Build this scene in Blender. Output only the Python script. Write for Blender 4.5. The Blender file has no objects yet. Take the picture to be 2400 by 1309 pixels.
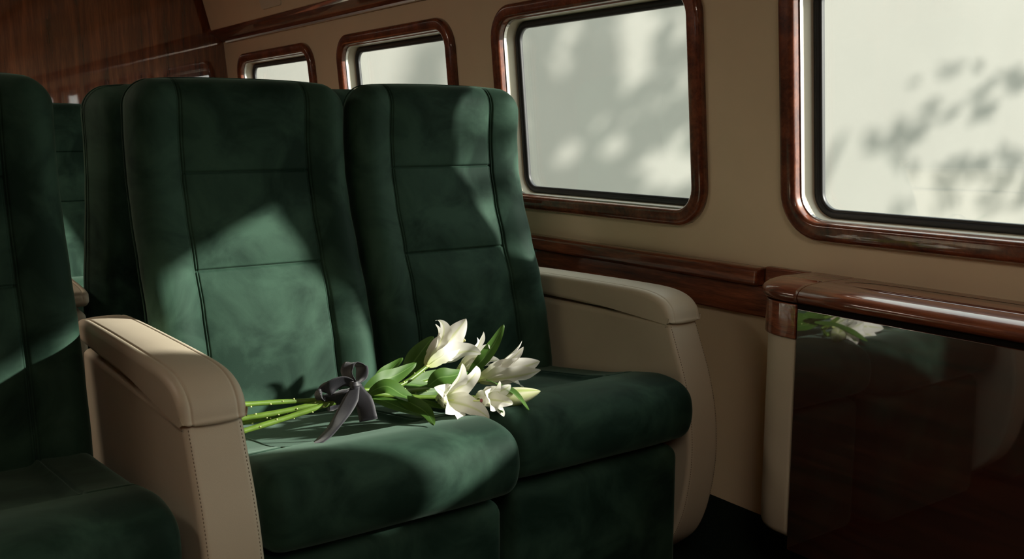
import bpy, bmesh, math, random
from math import sin, cos, pi, sqrt, radians, exp, tan
from mathutils import Vector, Matrix
V = Vector
sc = bpy.context.scene
COL = sc.collection
random.seed(7)

# ------------------------------------------------------------------ helpers
def tag(o, label=None, cat=None, group=None, kind=None):
    if label: o['label'] = label
    if cat: o['category'] = cat
    if group: o['group'] = group
    if kind: o['kind'] = kind
    return o

def empty(name, loc=(0, 0, 0), rz=0.0):
    o = bpy.data.objects.new(name, None)
    COL.objects.link(o); o.location = loc; o.rotation_euler = (0, 0, rz)
    o.empty_display_size = 0.1
    return o

def mesh(name, verts, faces, smooth=True, uvs=None):
    me = bpy.data.meshes.new(name)
    me.from_pydata([tuple(v) for v in verts], [], faces)
    if uvs:
        ul = me.uv_layers.new(name='UVMap')
        for l in me.loops: ul.data[l.index].uv = uvs[l.vertex_index]
    me.validate(); me.update()
    if smooth: me.polygons.foreach_set('use_smooth', [True]*len(me.polygons))
    return me

def link(name, me, mat, parent=None, loc=(0, 0, 0)):
    o = bpy.data.objects.new(name, me)
    COL.objects.link(o)
    if mat and not me.materials: me.materials.append(mat)
    if parent: o.parent = parent
    o.location = loc
    return o

def bevel(o, w, seg=4, ang=30):
    m = o.modifiers.new('bevel', 'BEVEL'); m.width = w; m.segments = seg
    m.limit_method = 'ANGLE'; m.angle_limit = radians(ang)
    n = o.modifiers.new('wn', 'WEIGHTED_NORMAL'); n.keep_sharp = False
    return o

def box_data(x0, x1, y0, y1, z0, z1):
    v = [(x, y, z) for x in (x0, x1) for y in (y0, y1) for z in (z0, z1)]
    f = [(0, 1, 3, 2), (4, 6, 7, 5), (0, 4, 5, 1), (2, 3, 7, 6), (0, 2, 6, 4), (1, 5, 7, 3)]
    return v, f

def box(name, x0, x1, y0, y1, z0, z1, mat, parent=None, bv=0.0, seg=4):
    v, f = box_data(x0, x1, y0, y1, z0, z1)
    o = link(name, mesh(name, v, f, smooth=bv > 0), mat, parent)
    if bv: bevel(o, bv, seg)
    return o

def grid(rows, close_u=False, close_v=False):
    """rows: list of equal-length point lists -> verts, faces"""
    n = len(rows[0]); m = len(rows)
    verts = [p for r in rows for p in r]; faces = []
    for i in range(m if close_v else m-1):
        i2 = (i+1) % m
        for j in range(n if close_u else n-1):
            j2 = (j+1) % n
            faces.append((i*n+j, i*n+j2, i2*n+j2, i2*n+j))
    return verts, faces

def catmull(P, per=8, closed=False):
    P = [V(p) for p in P]; n = len(P); out = []
    rng = range(n if closed else n-1)
    for i in rng:
        if closed: a, b, c, d = P[i-1], P[i], P[(i+1) % n], P[(i+2) % n]
        else: a, b, c, d = P[max(i-1, 0)], P[i], P[i+1], P[min(i+2, n-1)]
        for k in range(per):
            t = k/per
            out.append(0.5*((2*b)+(-a+c)*t+(2*a-5*b+4*c-d)*t*t+(-a+3*b-3*c+d)*t**3))
    if not closed: out.append(P[-1])
    return out

def tube_data(path, rad, n=10, cap=True):
    path = [V(p) for p in path]
    if not hasattr(rad, '__len__'): rad = [rad]*len(path)
    rows = []; ref = None
    for i, p in enumerate(path):
        t = (path[min(i+1, len(path)-1)]-path[max(i-1, 0)]).normalized()
        if ref is None:
            ref = t.orthogonal().normalized()
        ref = (ref - t*ref.dot(t)).normalized(); b = t.cross(ref)
        rows.append([p+(ref*cos(2*pi*k/n)+b*sin(2*pi*k/n))*rad[i] for k in range(n)])
    v, f = grid(rows, close_u=True)
    if cap:
        f.append(tuple(range(n))[::-1]); f.append(tuple(range(len(v)-n, len(v))))
    return v, f

def join_data(parts):
    V_, F_ = [], []
    for v, f in parts:
        o = len(V_); V_ += list(v); F_ += [tuple(i+o for i in q) for q in f]
    return V_, F_

def sight(px, py, y):
    """point at distance y down the carriage, measured along a sight line from the photographer's eye"""
    yaw, pit, f = radians(35.1), radians(8.8), 2250.0
    fw = V((sin(yaw)*cos(pit), cos(yaw)*cos(pit), -sin(pit)))
    rt = V((cos(yaw), -sin(yaw), 0)); up = rt.cross(fw)
    d = fw*f+rt*(px-1200)+up*(654.5-py)
    return V((0, 0, 1.1))+d*(y/d.y)

# ------------------------------------------------------------------ materials
def new_mat(name):
    m = bpy.data.materials.new(name); m.use_nodes = True
    nt = m.node_tree; b = nt.nodes['Principled BSDF']
    return m, nt, b

def node(nt, t, **kw):
    n = nt.nodes.new(t)
    for k, v in kw.items(): setattr(n, k, v)
    return n

def ramp(nt, stops):
    r = node(nt, 'ShaderNodeValToRGB'); e = r.color_ramp.elements
    while len(e) < len(stops): e.new(0.5)
    for q, (p, c) in zip(e, stops): q.position = p; q.color = (*c, 1)
    return r

def coords(nt, scale=(1, 1, 1), rot=(0, 0, 0), kind='Object'):
    tc = node(nt, 'ShaderNodeTexCoord'); mp = node(nt, 'ShaderNodeMapping')
    mp.inputs['Scale'].default_value = scale; mp.inputs['Rotation'].default_value = rot
    nt.links.new(tc.outputs[kind], mp.inputs['Vector'])
    return mp

def noise(nt, mp, scale, detail=4, rough=0.5, dist=0.0):
    n = node(nt, 'ShaderNodeTexNoise')
    n.inputs['Scale'].default_value = scale; n.inputs['Detail'].default_value = detail
    n.inputs['Roughness'].default_value = rough; n.inputs['Distortion'].default_value = dist
    nt.links.new(mp.outputs[0], n.inputs['Vector'])
    return n

def bump(nt, b, fac, strength, dist=0.001):
    n = node(nt, 'ShaderNodeBump'); n.inputs['Strength'].default_value = strength
    n.inputs['Distance'].default_value = dist
    nt.links.new(fac, n.inputs['Height']); nt.links.new(n.outputs[0], b.inputs['Normal'])
    return n

def velvet(name, c0, c1, sheen=0.5):
    m, nt, b = new_mat(name)
    mp = coords(nt); n = noise(nt, mp, 7, 5, 0.55, 0.6); n2 = noise(nt, mp, 900, 2)
    r = ramp(nt, [(0.38, c0), (0.64, c1)])
    nt.links.new(n.outputs['Fac'], r.inputs['Fac'])
    nt.links.new(r.outputs[0], b.inputs['Base Color'])
    b.inputs['Roughness'].default_value = 0.75
    b.inputs['Specular IOR Level'].default_value = 0.15
    b.inputs['Sheen Weight'].default_value = sheen
    b.inputs['Sheen Roughness'].default_value = 0.35
    b.inputs['Sheen Tint'].default_value = (0.55, 0.8, 0.65, 1)
    bump(nt, b, n2.outputs['Fac'], 0.25, 0.0006)
    return m

def leather(name, c0, c1):
    m, nt, b = new_mat(name)
    mp = coords(nt); n = noise(nt, mp, 5, 3)
    r = ramp(nt, [(0.3, c0), (0.7, c1)])
    nt.links.new(n.outputs['Fac'], r.inputs['Fac']); nt.links.new(r.outputs[0], b.inputs['Base Color'])
    b.inputs['Roughness'].default_value = 0.48
    b.inputs['Specular IOR Level'].default_value = 0.35
    v = node(nt, 'ShaderNodeTexVoronoi'); v.inputs['Scale'].default_value = 700
    nt.links.new(mp.outputs[0], v.inputs['Vector'])
    bump(nt, b, v.outputs['Distance'], 0.12, 0.0005)
    return m

def wood(name, scale, cols, coat=1.0, ior=1.5, rough=0.35, fine=1.0, wob=0.0):
    """lacquered mahogany; 'scale' is small along the grain"""
    m, nt, b = new_mat(name)
    mp = coords(nt, scale)
    n1 = noise(nt, mp, 6, 6, 0.6, 0.4); n2 = noise(nt, mp, 38, 4, 0.65)
    mx = node(nt, 'ShaderNodeMath', operation='MULTIPLY_ADD')
    nt.links.new(n2.outputs['Fac'], mx.inputs[0]); mx.inputs[1].default_value = 0.45*fine
    nt.links.new(n1.outputs['Fac'], mx.inputs[2])
    r = ramp(nt, [(0.45, cols[0]), (0.7, cols[1]), (0.95, cols[2])])
    nt.links.new(mx.outputs[0], r.inputs['Fac']); nt.links.new(r.outputs[0], b.inputs['Base Color'])
    b.inputs['Roughness'].default_value = rough
    b.inputs['Specular IOR Level'].default_value = 0.3
    b.inputs['Coat Weight'].default_value = coat
    b.inputs['Coat Roughness'].default_value = 0.03
    b.inputs['Coat IOR'].default_value = ior
    if wob:
        mp2 = coords(nt, (1, 1, 1)); w = noise(nt, mp2, 5, 2)
        bp = node(nt, 'ShaderNodeBump'); bp.inputs['Strength'].default_value = wob; bp.inputs['Distance'].default_value = 0.01
        nt.links.new(w.outputs['Fac'], bp.inputs['Height']); nt.links.new(bp.outputs[0], b.inputs['Coat Normal'])
    return m

def plain(name, c, rough=0.5, spec=0.5, metal=0.0, coat=0.0, var=0.08, vs=6, bmp=0.0):
    m, nt, b = new_mat(name)
    mp = coords(nt); n = noise(nt, mp, vs, 4)
    r = ramp(nt, [(0.3, tuple(x*(1-var) for x in c)), (0.7, tuple(min(1, x*(1+var)) for x in c))])
    nt.links.new(n.outputs['Fac'], r.inputs['Fac']); nt.links.new(r.outputs[0], b.inputs['Base Color'])
    b.inputs['Roughness'].default_value = rough; b.inputs['Specular IOR Level'].default_value = spec
    b.inputs['Metallic'].default_value = metal; b.inputs['Coat Weight'].default_value = coat
    if bmp:
        n2 = noise(nt, mp, 500, 2); bump(nt, b, n2.outputs['Fac'], bmp, 0.001)
    return m

M_velvet = velvet('green_velvet', (0.008, 0.025, 0.016), (0.031, 0.071, 0.047), 0.18)
M_leather = leather('cream_leather', (0.56, 0.485, 0.365), (0.62, 0.545, 0.415))
M_thread = plain('thread', (0.20, 0.15, 0.10), 0.7)
WC = ((0.026, 0.006, 0.003), (0.125, 0.031, 0.013), (0.27, 0.080, 0.033))
M_wood_y = wood('mahogany_lengthwise', (9, 0.7, 9), tuple(tuple(q*1.25 for q in c) for c in WC), 1.0, 1.5)
M_wood_f = wood('mahogany_frame', (6, 3, 3), WC, 1.0, 1.5)
M_wood_bulk = wood('mahogany_upright', (5, 5, 0.35), ((0.03, 0.008, 0.003), (0.15, 0.042, 0.014), (0.32, 0.10, 0.035)), 1.0, 2.3, wob=0.02)
M_wood_panel = wood('mahogany_panel', (9, 0.45, 14), ((0.014, 0.004, 0.002), (0.036, 0.009, 0.005), (0.062, 0.017, 0.008)), 1.0, 2.3)
M_cream = plain('cream_wall_panel', (0.80, 0.66, 0.46), 0.55, 0.3, var=0.03)
M_liner = plain('cream_liner', (0.72, 0.66, 0.52), 0.4, 0.5, var=0.02)
M_silver = plain('brushed_aluminium', (0.75, 0.74, 0.72), 0.28, 0.5, metal=1.0, var=0.03)
M_rubber = plain('black_rubber', (0.018, 0.019, 0.020), 0.5, 0.5, var=0.1)
M_carpet = plain('dark_carpet', (0.012, 0.022, 0.017), 0.95, 0.1, var=0.3, vs=300, bmp=0.6)
M_ceil = plain('cream_ceiling', (0.55, 0.47, 0.36), 0.6, 0.3, var=0.03)
M_stem = plain('lily_stem', (0.095, 0.17, 0.022), 0.4, 0.4, var=0.25, vs=40)
M_node = plain('stem_scar', (0.42, 0.50, 0.20), 0.5, 0.4, var=0.2, vs=40)
M_groove = plain('dark_joint', (0.006, 0.004, 0.003), 0.8, 0.1)

def glass_mat():
    m, nt, b = new_mat('window_glass'); nt.nodes.remove(b)
    out = nt.nodes['Material Output']
    t = node(nt, 'ShaderNodeBsdfTransparent'); t.inputs[0].default_value = (0.97, 0.985, 0.97, 1)
    g = node(nt, 'ShaderNodeBsdfGlossy'); g.inputs['Roughness'].default_value = 0.0
    ge = node(nt, 'ShaderNodeNewGeometry'); dt = node(nt, 'ShaderNodeVectorMath', operation='DOT_PRODUCT')
    nt.links.new(ge.outputs['Incoming'], dt.inputs[0]); nt.links.new(ge.outputs['Normal'], dt.inputs[1])
    ab = node(nt, 'ShaderNodeMath', operation='ABSOLUTE'); nt.links.new(dt.outputs['Value'], ab.inputs[0])
    su = node(nt, 'ShaderNodeMath', operation='SUBTRACT'); su.inputs[0].default_value = 1.0; nt.links.new(ab.outputs[0], su.inputs[1])
    pw = node(nt, 'ShaderNodeMath', operation='POWER'); nt.links.new(su.outputs[0], pw.inputs[0]); pw.inputs[1].default_value = 5.0
    fr = node(nt, 'ShaderNodeMath', operation='MULTIPLY_ADD'); nt.links.new(pw.outputs[0], fr.inputs[0]); fr.inputs[1].default_value = 0.96; fr.inputs[2].default_value = 0.035
    mx = node(nt, 'ShaderNodeMixShader')
    nt.links.new(fr.outputs[0], mx.inputs[0]); nt.links.new(t.outputs[0], mx.inputs[1]); nt.links.new(g.outputs[0], mx.inputs[2])
    nt.links.new(mx.outputs[0], out.inputs[0])
    return m
M_glass = glass_mat()

def thin_plant(name, stops_u, base_c, trans=0.35, rough=0.45, spec=0.4, vein=60):
    """petals and leaves: colour across (u) and along (v) the blade, some light passes through"""
    m, nt, b = new_mat(name)
    tc = node(nt, 'ShaderNodeTexCoord'); sp = node(nt, 'ShaderNodeSeparateXYZ')
    nt.links.new(tc.outputs['UV'], sp.inputs[0])
    r = ramp(nt, stops_u)                              # u: 0 edge .. 1 midrib
    nt.links.new(sp.outputs['X'], r.inputs['Fac'])
    rv = ramp(nt, [(0.0, (1, 1, 1)), (0.36, (0, 0, 0))])
    nt.links.new(sp.outputs['Y'], rv.inputs['Fac'])
    mx = node(nt, 'ShaderNodeMix', data_type='RGBA')
    nt.links.new(rv.outputs[0], mx.inputs[0]); nt.links.new(r.outputs[0], mx.inputs[6]); mx.inputs[7].default_value = (*base_c, 1)
    nt.links.new(mx.outputs[2], b.inputs['Base Color'])
    b.inputs['Roughness'].default_value = rough; b.inputs['Specular IOR Level'].default_value = spec
    w = node(nt, 'ShaderNodeTexWave'); w.inputs['Scale'].default_value = vein/10; w.inputs['Distortion'].default_value = 0.4
    mp = node(nt, 'ShaderNodeMapping'); mp.inputs['Scale'].default_value = (1, 0.05, 1)
    nt.links.new(tc.outputs['UV'], mp.inputs[0]); nt.links.new(mp.outputs[0], w.inputs['Vector'])
    bump(nt, b, w.outputs['Fac'], 0.06, 0.0012)
    tr = node(nt, 'ShaderNodeBsdfTranslucent'); nt.links.new(mx.outputs[2], tr.inputs[0])
    ms = node(nt, 'ShaderNodeMixShader'); ms.inputs[0].default_value = trans
    out = nt.nodes['Material Output']
    nt.links.new(b.outputs[0], ms.inputs[1]); nt.links.new(tr.outputs[0], ms.inputs[2]); nt.links.new(ms.outputs[0], out.inputs[0])
    return m
M_petal = thin_plant('lily_petal', [(0.0, (0.86, 0.85, 0.80)), (0.80, (0.85, 0.84, 0.77)), (1.0, (0.66, 0.70, 0.40))], (0.58, 0.66, 0.27), 0.30)
M_budm = thin_plant('lily_bud', [(0.0, (0.50, 0.62, 0.20)), (0.35, (0.80, 0.80, 0.58)), (1.0, (0.66, 0.72, 0.36))], (0.40, 0.52, 0.12), 0.15)
M_leaf = thin_plant('lily_leaf', [(0.0, (0.065, 0.145, 0.022)), (0.9, (0.05, 0.125, 0.018)), (1.0, (0.13, 0.24, 0.06))], (0.09, 0.17, 0.03), 0.25, 0.5, 0.28, 60)
M_pistil = plain('lily_pistil', (0.60, 0.66, 0.26), 0.4, 0.4)
M_stigma = plain('lily_stigma', (0.30, 0.08, 0.09), 0.5, 0.3)
M_stigma2 = plain('pale_stigma', (0.62, 0.58, 0.26), 0.5, 0.3)

def ribbon_mat():
    m, nt, b = new_mat('black_grosgrain')
    tc = node(nt, 'ShaderNodeTexCoord'); w = node(nt, 'ShaderNodeTexWave', bands_direction='Y')
    w.inputs['Scale'].default_value = 28
    nt.links.new(tc.outputs['UV'], w.inputs['Vector'])
    b.inputs['Base Color'].default_value = (0.012, 0.0122, 0.017, 1)
    b.inputs['Roughness'].default_value = 0.55; b.inputs['Sheen Weight'].default_value = 0.15
    b.inputs['Sheen Roughness'].default_value = 0.4
    bump(nt, b, w.outputs['Fac'], 0.35, 0.0006)
    return m
M_ribbon = ribbon_mat()

# ------------------------------------------------------------------ carriage shell
BELT = 0.78
def wallx(z):                       # the wall leans in above the belt rail
    return 1.782 - 0.085*max(0.0, z-0.785)
WIN = [(4.85, 3.93), (3.68, 2.79), (2.555, 1.67), (1.434, 0.549), (0.31, -0.575)]   # outer edges of the wooden frames
ZB, ZT, FRW = 0.859, 1.478, 0.042

def rrect(y0, y1, z0, z1, r, seg=10, per=6):
    """rounded rectangle: list of (y,z),(ny,nz)"""
    P = []
    cs = [(y1-r, z1-r, 0), (y0+r, z1-r, 90), (y0+r, z0+r, 180), (y1-r, z0+r, 270)]
    for k, (cy, cz, a0) in enumerate(cs):
        for i in range(seg+1):
            a = radians(a0+90*i/seg)
            P.append(((cy+r*cos(a), cz+r*sin(a)), (cos(a), sin(a))))
        ny, nz, na = cs[(k+1) % 4]
        a = radians(a0+90); p0 = (cy+r*cos(a), cz+r*sin(a)); p1 = (ny+r*cos(a), nz+r*sin(a))
        for i in range(1, per):
            t = i/per
            P.append(((p0[0]*(1-t)+p1[0]*t, p0[1]*(1-t)+p1[1]*t), (cos(a), sin(a))))
    return P

def ring(P, prof):
    """sweep profile [(outward offset, depth)] round the loop P; depth grows out of the carriage"""
    rows = []
    for (y, z), (ny, nz) in P:
        rows.append([(wallx(z+nz*o)+d, y+ny*o, z+nz*o) for o, d in prof])
    return grid(rows, close_u=True, close_v=True)

def arcprof(cx, cy, rx, ry, a0, a1, n):
    return [(cx+rx*cos(radians(a0+(a1-a0)*i/n)), cy+ry*sin(radians(a0+(a1-a0)*i/n))) for i in range(n+1)]

# upper wall with the window openings
bm = bmesh.new(); edges = []
def loop_edges(pts):
    vs = [bm.verts.new((wallx(z), y, z)) for y, z in pts]
    return [bm.edges.new((vs[i], vs[(i+1) % len(vs)])) for i in range(len(vs))]
edges += loop_edges([(-2.0, 0.785), (5.06, 0.785), (5.06, 1.60), (-2.0, 1.60)])
openings = []
for (ya, yb) in WIN:
    P = rrect(yb+FRW, ya-FRW, ZB+FRW, ZT-FRW, 0.062)
    openings.append(P)
    edges += loop_edges([(p[0]+n[0]*0.010, p[1]+n[1]*0.010) for p, n in P])
bmesh.ops.triangle_fill(bm, use_beauty=True, use_dissolve=False, edges=edges)
me = bpy.data.meshes.new('wall_right'); 
bmesh.ops.recalc_face_normals(bm, faces=bm.faces)
if sum(f.normal.x*f.calc_area() for f in bm.faces) > 0:
    bmesh.ops.reverse_faces(bm, faces=bm.faces)
bm.to_mesh(me); bm.free()
wr = link('wall_right', me, M_cream); tag(wr, kind='structure')
s = wr.modifiers.new('s', 'SOLIDIFY'); s.thickness = 0.058; s.offset = -1
# wall below the windows (down to the dark skirting)
def wall_slab(name, x0, x1, y0, y1, z0, z1, mat, **kw):
    return tag(box(name, x0, x1, y0, y1, z0, z1, mat, **kw), kind='structure')
box('upper_skin', 1.715, 1.86, -2.0, 5.06, 1.601, 2.10, M_cream, wr)
lw = box('lower_panel', 1.782, 1.84, -2.0, 5.06, 0.172, 0.786, M_cream, wr)
tag(box('baseboard_right', 1.782, 1.84, -2.0, 5.06, 0.0, 0.171, M_carpet), kind='structure')

for i, P in enumerate(openings):
    w = empty('window_%d' % (i+1), (wallx(1.17), sum(WIN[i])/2, 1.17)); tag(w, kind='structure')
    def child(name, vf, mat, smooth=True):
        o = link(name, mesh(name, vf[0], vf[1], smooth), mat, w); o.location = -w.location
        return o
    # fat rounded mahogany moulding, its inner flank running back into the reveal
    prof = [(-0.001, 0.003), (0.0, -0.004)] + arcprof(0.012, -0.012, 0.012, 0.011, 180, 270, 5) + \
           arcprof(0.030, -0.010, 0.0125, 0.013, 270, 360, 5) + [(0.0425, 0.002), (0.020, 0.010), (0.008, 0.013)]
    child('window_frame', ring(P, prof), M_wood_f)
    child('metal_strip', ring(P, [(-0.003, 0.002), (-0.0035, 0.011), (0.009, 0.011), (0.009, 0.002)]), M_silver, False)
    child('window_reveal', ring(P, [(-0.001, 0.011), (-0.002, 0.013), (-0.0045, 0.042), (-0.009, 0.048), (0.009, 0.056), (0.009, 0.011)]), M_liner)
    g = arcprof(-0.0125, 0.046, 0.0075, 0.006, 360, 180, 8) + arcprof(-0.0225, 0.048, 0.003, 0.004, 270, 180, 4) + [(-0.0255, 0.056), (-0.009, 0.057)]
    child('gasket', ring(P, g), M_rubber)
    n = len(P); vs = []
    for d in (0.0505, 0.0545):
        vs += [(wallx(p[1])+d, p[0]-q[0]*0.012, p[1]-q[1]*0.012) for p, q in P]
    child('glass_pane', (vs, [tuple(range(n)), tuple(range(2*n-1, n-1, -1))]+[(k, (k+1) % n, n+(k+1) % n, n+k) for k in range(n)]), M_glass, False)

# belt rail: rounded rail over a flat board, ends just before the console
def extr_y(prof, y0, y1, n=1):
    rows = [[(x, y0+(y1-y0)*k/n, z) for x, z in prof] for k in range(n+1)]
    v, f = grid(rows, close_u=True)
    m = len(prof); f.append(tuple(range(m))[::-1]); f.append(tuple(range(len(v)-m, len(v))))
    return v, f
belt = empty('trim_1', (1.77, 3.2, 0.72)); tag(belt, kind='structure')
prof = [(1.785, 0.783)] + arcprof(1.755, 0.770, 0.014, 0.013, 90, 180, 6) + arcprof(1.750, 0.748, 0.009, 0.008, 180, 270, 5) + [(1.785, 0.740)]
v, f = extr_y(prof, 1.487, 5.05)
o = link('belt_rail', mesh('belt_rail', v, f, True), M_wood_y, belt, -belt.location); bevel(o, 0.006, 3, 60)
prof = [(1.785, 0.739), (1.764, 0.739), (1.762, 0.735), (1.762, 0.669), (1.765, 0.665), (1.785, 0.665)]
v, f = extr_y(prof, 1.470, 5.05)
link('belt_board', mesh('belt_board', v, f, False), M_wood_y, belt, -belt.location)

# cornice, overhead panel and ceiling
cor = empty('trim_2', (1.70, 3.0, 1.58)); tag(cor, kind='structure')
pr = [(1.735, 1.553), (1.712, 1.553), (1.706, 1.560), (1.700, 1.566), (1.655, 1.588), (1.635, 1.600), (1.645, 1.62), (1.80, 1.62)]
v, f = extr_y(pr, -2.0, 5.05); link('wood_cornice', mesh('wood_cornice', v, f, False), M_wood_y, cor, -cor.location)
v, f = extr_y([(1.716, 1.545), (1.704, 1.546), (1.704, 1.554), (1.722, 1.554)], -2.0, 4.984)
link('metal_bead', mesh('metal_bead', v, f, False), M_silver, cor, -cor.location)
op = empty('overhead_panel', (1.62, 3.0, 1.60))
tag(op, 'long sloping cream overhead panel above the row of windows, over dark wooden cornice', 'overhead panel')
pr = [(1.632, 1.602), (1.588, 1.778), (1.575, 1.80), (1.40, 1.92), (1.40, 2.099), (1.70, 2.099), (1.70, 1.602)]
v, f = extr_y(pr, -2.0, 4.985)
o = link('panel_body', mesh('panel_body', v, f, False), M_cream, op, -op.location); bevel(o, 0.004, 3, 20)
# small control plate moulded on the panel
def on_panel(y, z, d=0.0):
    x = 1.632-(z-1.602)*0.25
    return V((x-d*0.97, y, z-d*0.242))
pl = []
P = rrect(-0.115, 0.115, -0.06, 0.06, 0.018, 6, 2)
py0, pz0 = 4.125, 1.690
def plate(sc_, d0, d1):
    n = len(P); vs = []
    for k, d in ((sc_, d0), (sc_*0.97, d1)):
        vs += [on_panel(py0+p[0]*k, pz0+p[1]*k, d) for p, q in P]
    return vs, [tuple(range(n, 2*n))]+[(k, (k+1) % n, n+(k+1) % n, n+k) for k in range(n)]
v, f = plate(1.0, 0.0, 0.006)
cp = link('control_plate', mesh('control_plate', v, f, False), M_liner, op, -op.location)
cp['label'] = 'small raised cream plate with printed symbols'
def stroke(a, b, wd=0.0022):
    p, q = on_panel(py0+a[0], pz0+a[1], 0.0065), on_panel(py0+b[0], pz0+b[1], 0.0065)
    return tube_data([p, q], wd, 6)
for pts in ([(0.072, 0.04), (0.072, -0.018), (0.045, -0.018), (0.045, -0.005)], [(-0.005, 0.03), (-0.018, 0.008), (-0.03, 0.03), (-0.018, 0.008), (-0.004, -0.006), (-0.032, -0.006)]):
    v, f = tube_data([on_panel(py0+a[0], pz0+a[1], 0.0065) for a in pts], 0.0022, 6)
    link('printed_symbol', mesh('printed_symbol', v, f), M_thread, cp)

wall_slab('ceiling', -1.36, 1.86, -2.0, 5.06, 2.10, 2.16, M_ceil)
wall_slab('floor', -1.36, 1.86, -2.0, 5.10, -0.06, 0.0, M_carpet)
wall_slab('wall_left', -1.36, -1.30, -2.0, 5.06, 0.0, 2.10, M_wood_bulk)
wall_slab('wall_back', -1.36, 1.86, -2.06, -2.0, -0.06, 2.16, M_wood_bulk)
wall_slab('wall_front', -1.36, 1.86, 5.05, 5.11, 0.0, 2.10, M_wood_bulk)

# ------------------------------------------------------------------ wall console at the right
con = empty('wall_console', (1.69, 0.4, 0.0))
tag(con, 'tall glossy mahogany console against the wall under the nearest window, with rounded cream end', 'cabinet')
XF = 1.60
def corner_path(x0, xw, ye, r, n=14):
    """front face x0 running towards +Y, quarter turn of radius r, then to the wall xw"""
    P = [(x0, -1.2), (x0, ye-r)]
    P += [(x0+r-r*cos(radians(a)), ye-r+r*sin(radians(a))) for a in [90*k/n for k in range(1, n+1)]]
    P += [(xw, ye+0.0)]
    return P
def solid(path, z0, z1):
    n = len(path)
    v = [(x, y, z0) for x, y in path]+[(x, y, z1) for x, y in path]
    f = [(i, (i+1) % n, n+(i+1) % n, n+i) for i in range(n)] + [tuple(range(n))[::-1], tuple(range(n, 2*n))]
    return v, f
# top slab with a bullnose edge that turns the corner; a joint splits off the corner cap
NOSE = [(-0.010, 0.748), (0.000, 0.749), (0.006, 0.753), (0.009, 0.760), (0.008, 0.767), (0.003, 0.774), (-0.007, 0.780), (-0.024, 0.7845), (-0.050, 0.7865), (-0.08, 0.787)]
def slab(name, pts):
    rows = [[(min(p[0]+n[0]*o, 1.79), p[1]+n[1]*o, z) for o, z in NOSE] for p, n in pts]
    v, f = grid(rows); nr, nc = len(rows), len(NOSE); base = len(v); v = list(v)
    v += [(1.79, rows[0][-1][1], 0.787), (1.79, rows[-1][-1][1], 0.787)]
    if abs(rows[-1][-1][0]-1.79) < 1e-4: v.pop()
    f.append(tuple(i*nc+nc-1 for i in range(nr))+tuple(range(base, len(v)))[::-1])
    for r in (0, nr-1):
        y = rows[r][0][1]; b_ = len(v); v += [(1.79, y, 0.787), (1.79, y, 0.748)]
        f.append(tuple(r*nc+k for k in range(nc))+(b_, b_+1))
    o = link(name, mesh(name, v, f), M_wood_y, con, -con.location)
    o.data.polygons.foreach_set('use_smooth', [len(q.vertices) == 4 and q.area < 0.5 and max(o.data.vertices[k].co.x for k in q.vertices) < 1.789 for q in o.data.polygons])
    return o
slab('console_top', [((XF, y), (-1, 0)) for y in (-1.2, 0.0, 0.5, 0.9, 1.10, 1.2485)])
pts = [((XF, y), (-1, 0)) for y in (1.2510, 1.26)]
for k in range(17):
    a = radians(90*k/16); pts.append(((XF+0.12-0.12*cos(a), 1.285+0.115*sin(a)), (-cos(a), sin(a))))
pts += [((1.75, 1.40), (0, 1)), ((1.79, 1.40), (0, 1))]
o = slab('corner_cap', pts); o['label'] = 'rounded wooden corner cap'
v, f = tube_data([(1.701, 1.215, 0.7868), (1.722, 1.205, 0.7868), (1.742, 1.175, 0.7868), (1.746, 1.12, 0.7868), (1.746, -1.0, 0.7868)], 0.0007, 6)
link('lid_joint', mesh('lid_joint', v, f), M_groove, con, -con.location)
box('corner_shelf', 1.764, 1.79, 1.36, 1.480, 0.742, 0.7866, M_wood_y, con, 0.004).location = -con.location
# lacquered front panel, dark shadow joint, corner block and cream rounded column
box('joint', XF+0.004, XF+0.05, -1.2, 1.262, 0.736, 0.7485, M_groove, con).location = -con.location
o = box('front_panel', XF-0.002, XF+0.02, -1.2, 1.252, 0.215, 0.738, M_wood_panel, con, 0.0015, 2); o.location = -con.location
o['label'] = 'mirror-glossy dark mahogany front panel'
def column_path(off, r):
    P = [(XF+off, 1.257), (XF+off, 1.27), (XF+off, 1.295)]
    for k in range(1, 17):
        a = radians(90*k/16); P.append((XF+off+0.10-0.10*cos(a), 1.295+(0.092-off)*sin(a)))
    P.append((1.785, 1.387-off)); P.append((1.785, 1.257))
    return P
cpth = column_path(0.0, 0.085)
v, f = solid(cpth, 0.672, 0.7455); o = link('corner_block', mesh('corner_block', v, f, False), M_wood_y, con, -con.location); bevel(o, 0.003, 3, 50)
o['label'] = 'rounded dark mahogany corner block'
# column: its foot rises in a curve
n = len(column_path(0.006, 0.085)); rows = []
for z in (0.235, 0.240, 0.25, 0.3, 0.4, 0.5, 0.6, 0.671):
    ins = 0.0 if z > 0.245 else (0.245-z)*1.0
    rows.append([(x+(ins if x < 1.78 else 0), y, z) for x, y in column_path(0.006, 0.085)])
v, f = grid(rows, close_u=True); f.append(tuple(range(n))[::-1])
o = link('cream_column', mesh('cream_column', v, f), M_leather, con, -con.location); o['label'] = 'cream rounded end column'
v, f = solid([(XF+0.06, -1.2), (XF+0.06, 1.28), (XF+0.10, 1.34), (1.785, 1.34), (1.785, -1.2)], 0.0, 0.216)
link('plinth', mesh('plinth', v, f, False), M_carpet, con, -con.location)
box('carcass', XF+0.02, 1.785, -1.2, 1.25, 0.21, 0.742, M_groove, con).location = -con.location

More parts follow.
